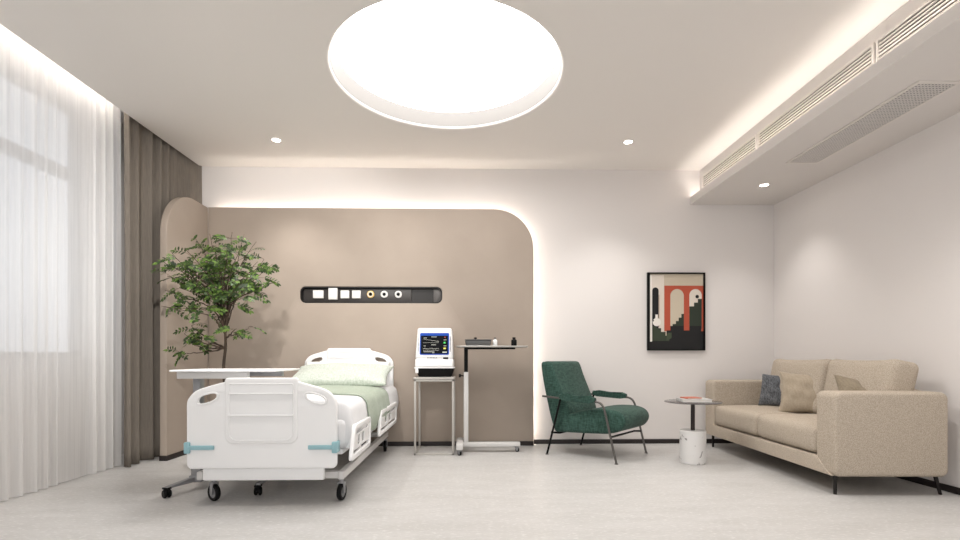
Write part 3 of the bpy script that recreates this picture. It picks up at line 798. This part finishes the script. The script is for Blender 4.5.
# things on the cart
tb = tz+.0145
t = thing('instrument_tray', 'dark grey lidded instrument tray on the cart top', 'tray', (.10, 4.66, tb))
f = frustum(MB(), .085, 4.58, 4.74, tb, tb+.055, .225, .245, .01, 0, .012)
finish(f, 'pan', M['tray'], t)
finish(MB().box(-.04, .21, 4.575, 4.745, tb+.053, tb+.060, .003), 'lid', M['tray'], t)
finish(MB().cyl((.06, 4.66, tb+.059), (.06, 4.66, tb+.068), .006, 12).lathe([(0, .0), (.014, .0), (.015, .008), (.010, .013), (0, .013)], (.06, 4.66, tb+.067), 20), 'lid_knob', M['black'], t)
def bottle(x, m, capm, label, h=.05, R=.021, name='bottle'):
    t = thing(name, label, 'bottle', (x, 4.66, tb), 0, 'small bottles on the cart')
    finish(MB().lathe([(0, 0), (R-.002, 0), (R, .003), (R, h), (R*.8, h+.008), (R*.45, h+.012), (R*.45, h+.016), (0, h+.016)], (x, 4.66, tb), 32), 'bottle_body', m, t)
    finish(MB().lathe([(0, .0), (R*.6, 0), (R*.6, .010), (R*.5, .013), (0, .013)], (x, 4.66, tb+h+.0162), 24), 'cap', capm, t)
bottle(.243, M['white'], M['dark3'], 'small white bottle beside the grey tray on the cart')
bottle(.420, M['black'], M['black'], 'small black bottle near the right end of the cart', .052, .026)

# ------------------------------------------------------------------ picture
fx0, fx1, fz0, fz1, fy = 1.820, 2.414, .952, 1.748, YB-.001
pc = thing('framed_picture', 'black framed print of orange arches and dark stairs on the wall', 'picture', ((fx0+fx1)/2, fy, fz0))
finish(MB().plate([rrect(fx0, fx1, fz0, fz1, .001, 1), rrect(fx0+.012, fx1-.012, fz0+.012, fz1-.012, .001, 1)], .03, .001, FY(fy-.016)), 'frame', M['frame'], pc)
cols = {'cream': (200, 188, 168), 'pale': (222, 212, 200), 'terra': (180, 80, 56), 'green': (38, 48, 36), 'blk': (14, 14, 16), 'green2': (64, 74, 54), 'green3': (48, 58, 42), 'wht': (235, 230, 222), 'tan': (190, 170, 150)}
names = list(cols); am = [mat('print_'+k, cols[k], .7) for k in names]
# artwork coords from 0..1 (x) and 0..1 (z up)
ax0, ax1, az0, az1 = fx0+.013, fx1-.013, fz0+.013, fz1-.013
art = MB(); layer = [0]
def A_(pts, c):
    layer[0] += 1; y = fy-.010-layer[0]*.00025
    art.poly([(ax0+(ax1-ax0)*u, y, az0+(az1-az0)*v) for u, v in pts], names.index(c))
R_ = lambda a, b2, c, d: [(a, c), (b2, c), (b2, d), (a, d)]
A_(R_(0, 1, 0, 1), 'cream')
A_(R_(.285, 1, .845, 1), 'cream')
A_(R_(.03, .285, .10, .985), 'pale')
A_(R_(.29, 1, .24, .845), 'terra')
def archp(a, b2, base, top):
    r = (b2-a)/2; ry = r*(ax1-ax0)/(az1-az0); cx_ = (a+b2)/2
    return [(a, base), (b2, base)]+[(cx_+r*math.cos(PI*k/16), top-ry+ry*math.sin(PI*k/16)) for k in range(17)]
A_(archp(.40, .645, .28, .80), 'cream')
A_(archp(.745, .97, .28, .80), 'pale')
A_([(.40, .27), (.645, .27), (.645, .47), (.60, .47), (.60, .42), (.55, .42), (.55, .375), (.50, .375), (.50, .335), (.44, .335), (.44, .30), (.40, .30)], 'green')
A_([(.745, .27), (.97, .27), (.97, .67), (.90, .67), (.90, .62), (.83, .62), (.83, .57), (.745, .57)], 'green')
A_([(.29, .24), (.40, .24), (.40, .30), (.29, .30)], 'terra')
A_(R_(0, 1, 0, .11), 'blk'); A_([(.33, .11), (1, .11), (1, .24), (.96, .24), (.96, .31), (.745, .31), (.745, .25), (.645, .25), (.645, .31), (.40, .31), (.40, .25), (.33, .25)], 'blk')
A_(R_(0, .03, 0, 1), 'blk')
A_(R_(.03, .065, .10, .985), 'wht')
A_(archp(.07, .185, .11, .82), 'blk')
A_(R_(.185, .20, .30, .72), 'tan')
A_([(.07, .11), (.38, .11), (.38, .18), (.31, .18), (.31, .23), (.23, .23), (.23, .28), (.15, .28), (.15, .31), (.07, .31)], 'green3')
A_([(.33, .11), (.42, .15), (.42, .22), (.35, .22), (.33, .18)], 'green2')
A_([(.15+.075*math.cos(PI*k/10), .36+.055*math.sin(PI*k/10)) for k in range(20)], 'wht')
A_(R_(.125, .17, .40, .46), 'wht'); A_(R_(.07, .1, .37, .385), 'blk')
A_([(.885+.032*math.cos(PI*k/8), .70+.024*math.sin(PI*k/8)) for k in range(16)], 'blk')
bd = MB().box(fx0+.005, fx1-.005, fy-.009, fy, fz0+.005, fz1-.005)
finish(bd, 'backing_board', M['frame'], pc)
finish(art, 'print', am, pc)

# ------------------------------------------------------------------ armchair (local: +X forward)
ac = thing('armchair', 'dark green upholstered armchair with slim metal arms', 'armchair', (1.17, 4.545, 0), math.radians(-41.3))
FYl = lambda y: Matrix.Translation((0, y, 0)) @ Matrix.Rotation(PI/2, 4, 'X')
def sm2(pts, n=6): return [(p.x, p.y) for p in smooth([(a, b_, 0) for a, b_ in pts], n)][:-1]
seatp = sm2([(-.27, .205), (-.1, .212), (.1, .222), (.24, .235), (.34, .27), (.385, .335), (.37, .395), (.31, .432), (.2, .442), (.05, .43), (-.10, .39), (-.22, .34), (-.275, .27), (-.27, .205)], 5)
finish(MB().plate([seatp], .55, .03, FYl(0)), 'seat', M['green'], ac, world=False)
backp = sm2([(-.285, .21), (-.245, .205), (-.19, .26), (-.135, .38), (-.20, .54), (-.27, .70), (-.315, .815), (-.345, .842), (-.40, .842), (-.435, .815), (-.41, .65), (-.375, .5), (-.33, .33), (-.285, .21)], 5)
finish(MB().plate([backp], .55, .028, FYl(0)), 'backrest', M['green'], ac, world=False)
for s in (-1, 1):
    y = s*.315
    fl = smooth([(.333, y, .006), (.285, y, .20), (.24, y, .39), (.215, y, .465), (.18, y, .498), (.12, y, .508)], 6)
    finish(MB().tube(fl, .0095, 12), 'front_leg', M['gunmetal'], ac, world=False)
    finish(MB().tube([(-.336, y, .006), (-.195, y, .515)], .0095, 12), 'rear_leg', M['blackm'], ac, world=False)
    ar = finish(MB().tube([(.13, y, .508), (-.10, y, .512), (-.30, y, .522), (-.385, y, .527)], .009, 12).tube([(-.37, y, .525), (-.37, s*.26, .525)], .008, 10), 'armrest_bar', M['gunmetal'], ac, world=False)
    pd = [(.14, .491), (.14, .523), (-.05, .545), (-.2, .548), (-.2, .50)]
    finish(MB().plate([sm2(rrect(-.205, .145, -.021, .021, .018, 4), 2)], .052, .012, Matrix.Translation((0, y, .523)) @ Matrix.Rotation(.045, 4, 'Y') @ Matrix.Rotation(PI/2, 4, 'X')), 'armrest_pad', M['green'], ac, world=False)
    for u in (.333, -.336):
        finish(MB().lathe([(0, 0), (.016, 0), (.016, .004), (.01, .008), (0, .008)], (u, y, 0), 20), 'foot_cap', M['gunmetal'], ac, world=False)
mb = MB().tube([(-.29, -.315, .205), (-.25, -.24, .195), (-.25, .24, .195), (-.29, .315, .205)], .009, 10).tube([(.285, -.315, .20), (.25, -.24, .205), (.25, .24, .205), (.285, .315, .20)], .009, 10)
finish(mb, 'under_frame', M['blackm'], ac, world=False)

# ------------------------------------------------------------------ side table
TX, TY = 1.873, 4.145
sd = thing('side_table', 'round side table with dark pole on a white marble cylinder', 'side table', (TX, TY, 0))
finish(MB().lathe([(0, 0), (.100, 0), (.104, .004), (.104, .268), (.100, .272), (0, .272)], (TX, TY, 0), 48), 'base', M['marble'], sd)
finish(MB().cyl((TX, TY, .272), (TX, TY, .502), .0165, 24), 'pole', M['pole'], sd)
finish(MB().lathe([(0, .502), (.216, .502), (.226, .506), (.226, .510), (.222, .513), (0, .513)], (TX, TY, 0), 64), 'tabletop', M['glass'], sd)
def book(cx, cy, z, w, d, h, rz, cover, label):
    t = thing('book', label, 'book', (cx, cy, z), rz)
    finish(MB().box(-w/2, w/2, -d/2, d/2, 0, .0025, .001).box(-w/2, w/2, -d/2, d/2, h-.0025, h, .001).box(-w/2, -w/2+.003, -d/2, d/2, 0, h, .001), 'cover', cover, t, world=False)
    finish(MB().box(-w/2+.0035, w/2-.005, -d/2+.005, d/2-.005, .003, h-.003), 'pages', M['paper'], t, world=False)
    return t
bcov = mat('white_cover', (226, 224, 222), .4, noise=(18, (190, 188, 186), 2))
book(TX+.0, TY-.02, .5135, .235, .19, .024, -.12, bcov, 'thick white book at the bottom on the round side table')
book(TX-.02, TY-.01, .538, .13, .12, .010, .1, M['orange'], 'thin orange book on top of the white book')

# ------------------------------------------------------------------ sofa
sf = thing('sofa', 'beige boucle two-seat sofa along the right wall', 'sofa', (2.66, 4.0, 0), math.radians(-1.7))
ROOT[sf.name] = Matrix.Translation((2.66, 4.0, 0))
SX0, SX1, SY0, SY1 = 2.325, 3.04, 3.08, 4.93; SZ0, SZA = .126, .660; AW = .185
def arm_part(y0, y1):
    out = rrect(SX0, SX1, SZ0, SZA, (.04, .04, .05, .04), 8)
    return MB().plate([out], y1-y0, .022, FY((y0+y1)/2), res=4)
finish(arm_part(SY0, SY0+AW), 'armrest', M['sofa'], sf)
finish(arm_part(SY1-AW, SY1), 'armrest', M['sofa'], sf)
# base with mitred front rail
rail_o = [(SY0+.03, SZ0+.002), (SY1-.03, SZ0+.002), (SY1-AW+.01, .232), (SY0+AW-.01, .232)]
mb = MB().box(SX0+.02, SX1-.02, SY0+AW-.01, SY1-AW+.01, SZ0+.001, .228, .006)
mb.plate([rail_o], .03, .008, FX(SX0+.008))
finish(mb, 'base', M['sofa'], sf)
finish(MB().soft((SX1-.055, (SY0+SY1)/2, (SZ0+.65)/2+.03), (.11, SY1-SY0-2*AW+.02, .50), .03), 'back_frame', M['sofa'], sf)
ym = (SY0+SY1)/2
for ya, yb in ((SY0+AW, ym), (ym, SY1-AW)):
    finish(MB().soft((SX0+.355, (ya+yb)/2, .328), (.71, yb-ya-.004, .19), .05, (.012, .0, .022)), 'seat_cushion', M['sofa'], sf)
def bfn(p, ux, uy, uz):
    # slightly flared upper corners, softer sides
    p.z += .018*(abs(uy)**3)*(1 if uz > 0 else 0)*max(0, uz)
    p.y *= 1+.02*uz-.03*(1-uz*uz)
    return p
for ya, yb, dz in ((SY0+AW-.03, 3.883, 0), (3.887, 4.64, .0)):
    Mx = Matrix.Translation((2.875, (ya+yb)/2, .632)) @ Matrix.Rotation(.20, 4, 'Y')
    finish(MB().soft((0, 0, 0), (.20, yb-ya, .44), .055, (.035, 0, .0), fn=bfn, Mx=Mx), 'back_cushion', M['sofa'], sf)
for x, sp_ in ((SX0+.05, 0), (SX1-.03, .035)):
    for y, s in ((SY0+.07, -1), (SY1-.07, 1)):
        finish(MB().plate([[(-.012, .13), (.012, .13), (.008+sp_, 0), (-.008+sp_, 0)]], .014, .002, Matrix.Translation((x, y, 0)) @ Matrix.Rotation(s*.0, 4, 'X') @ Matrix.Rotation(PI/2, 4, 'X') ), 'leg', M['leg'], sf)
finish(MB().box(SX0+.05, SX1-.03, SY0+.07, SY0+.085, .114, .1255), 'leg_rail', M['leg'], sf)
# cushions
def thrown(name, label, m, w, h, t, loc, rx, ry, rz, seed, k=.09):
    mb = MB().pillow(w, h, t, Matrix.Translation(loc) @ Rm(rx, ry, rz), k=k, seed=seed, wr=.010)
    return single(mb, name, m, label, 'cushion', loc, ang=180)
# pillow local XY plane standing: rotate X by 90deg then yaw
thrown('throw_cushion', 'charcoal woven cushion leaning by the far sofa arm', M['greyc'], .30, .30, .11, (2.76, 4.42, .585), PI/2-.25, 0, -1.0, 3)
thrown('throw_cushion', 'plain beige cushion with pinched corners at the middle of the sofa', M['cush'], .43, .37, .14, (2.765, 4.02, .585), PI/2-.30, .0, -.72, 6, .15)
thrown('throw_cushion', 'taupe cushion half hidden behind the near sofa arm', M['olive'], .38, .36, .13, (2.76, 3.41, .585), PI/2-.75, .22, -.30, 9, .13)

# ------------------------------------------------------------------ potted tree
PXT, PYT = -1.925, 4.03
tr = thing('potted_tree', 'leafy green indoor tree with a thin trunk between bed and curtain', 'potted tree', (PXT, PYT, 0))
finish(MB().lathe([(0, 0), (.10, 0), (.125, .02), (.15, .26), (.155, .28), (.145, .285), (.138, .27), (.135, .25), (0, .25)], (PXT, PYT, 0), 40), 'pot', M['pot'], tr)
finish(MB().lathe([(0, .262), (.08, .262), (.134, .252)], (PXT, PYT, 0), 30), 'soil', M['soil'], tr)
SCL = 124.0
def TW(u, v, dy=0): return Vector(((u-469.5)/SCL*(1+dy/4.03), PYT+dy, .875+(358-v)/SCL*(1+dy/4.03)))
tk = smooth([(PXT, PYT, .25), TW(230, 400), TW(227, 370), TW(229, 345), TW(228, 325)], 6)
finish(MB().tube(tk, .012, 8, rs=[.015-.006*i/(len(tk)-1) for i in range(len(tk))]), 'trunk', M['bark'], tr)
tips = [(172, 262), (186, 256), (200, 250), (212, 242), (222, 250), (236, 240), (248, 243), (260, 250), (168, 284), (182, 296), (194, 278), (208, 272), (222, 268), (238, 276), (250, 270), (198, 308), (236, 300), (270, 268), (278, 272), (281, 290), (268, 296), (254, 292), (162, 314), (160, 268), (176, 274), (190, 268), (214, 288), (228, 284), (244, 258), (206, 260), (180, 316), (166, 298), (262, 270), (232, 256), (218, 258), (246, 306), (188, 284), (204, 296)]
low = [(186, 334), (200, 332), (210, 342), (178, 354), (196, 345), (240, 328), (258, 326), (192, 326)]
rnd = random.Random(12)
br = MB(); leaves = bmesh.new()
def leaflet(bm_, p, d, up, L_, w_):
    d = d.normalized(); s = d.cross(up)
    if s.length < 1e-3: return
    s.normalize(); nn = s.cross(d)
    pts = [p, p+d*L_*.35+s*w_*.5+nn*.002, p+d*L_*.7+s*w_*.4, p+d*L_-nn*.003, p+d*L_*.7-s*w_*.4, p+d*L_*.35-s*w_*.5+nn*.002]
    bm_.faces.new([bm_.verts.new(q) for q in pts])
def compound(p, d, L_, n_=6):
    d = d.normalized(); pts = []; up = Vector((rnd.gauss(0, .4), rnd.gauss(-1.0, .5), .7)).normalized()
    for i in range(n_+1):
        q = i/n_; pos = p+d*L_*q-Vector((0, 0, 1))*L_*.35*q*q; pts.append(pos)
    br.tube(pts, .0012, 3)
    s = d.cross(up).normalized()
    for i in range(1, n_+1):
        dd = (pts[i]-pts[i-1]).normalized(); l = rnd.uniform(.028, .042)
        for sg in (-1, 1):
            leaflet(leaves, pts[i], dd*.6+s*sg+Vector((0, 0, rnd.uniform(-.2, .05))), up, l, l*.5)
    leaflet(leaves, pts[-1], dd, up, .042, .018)
for idx, (u, v) in enumerate(tips+low):
    dy = rnd.uniform(-.22, .30)
    if u < 175: dy = rnd.uniform(-.22, -.02)
    tip = TW(226+(u-226)*.94, v-7 if v < 320 else v, dy)
    if u < 172: tip.x = max(tip.x, -2.50)
    if idx < len(tips):
        f0 = tk[-1] if rnd.random() < .6 else tk[-4]
        mid = f0.lerp(tip, .45)+Vector(((f0.x-tip.x)*.22, (f0.y-tip.y)*.1, .05))
    else:
        f0 = tk[-5 if u > 220 else -8]; mid = f0.lerp(tip, .5)+Vector((0, 0, -.01))
    path = smooth([f0, mid, tip], 7)
    path = [p+Vector((rnd.gauss(0, .004), rnd.gauss(0, .004), rnd.gauss(0, .004)))*(0 if i == 0 else 1) for i, p in enumerate(path)]
    br.tube(path, .004, 5, rs=[.0065*(1-.75*i/(len(path)-1)) for i in range(len(path))])
    nt_ = rnd.randint(5, 8) if idx < len(tips) else rnd.randint(2, 4)
    for k in range(nt_):
        q = rnd.uniform(.62, 1.0); base = path[min(len(path)-1, int(q*(len(path)-1)+.5))]
        a = rnd.uniform(0, 2*PI); d = Vector((math.cos(a), math.sin(a)*.7, rnd.uniform(-.35, .7)))
        tw_ = base+d.normalized()*rnd.uniform(.01, .05)
        if tw_.x < -2.5: d.x = abs(d.x)
        br.tube([base, tw_], .0015, 3)
        compound(tw_, d, rnd.uniform(.07, .12), rnd.choice((4, 5, 6)))
finish(br, 'branches', M['bark'], tr)
lm = MB(); lm.merge(leaves)
finish(lm, 'foliage', M['leaf'], tr)

# ------------------------------------------------------------------ world, camera, view
w = bpy.data.worlds.new('daylight'); scene.world = w; w.use_nodes = True
bg = w.node_tree.nodes['Background']; bg.inputs[0].default_value = (1, .99, .985, 1); bg.inputs[1].default_value = .47
cam = bpy.data.cameras.new('camera'); co = bpy.data.objects.new('camera', cam); COL.objects.link(co)
cam.sensor_width = 36; cam.lens = 36*500/960; cam.shift_y = 88/960
co.location = (0, 0, .875); co.rotation_euler = (PI/2, 0, -math.atan(11/500))
scene.camera = co
vs = scene.view_settings; vs.view_transform = 'Standard'; vs.look = 'None'; vs.exposure = 1.38; vs.gamma = 1; vs.use_curve_mapping = False
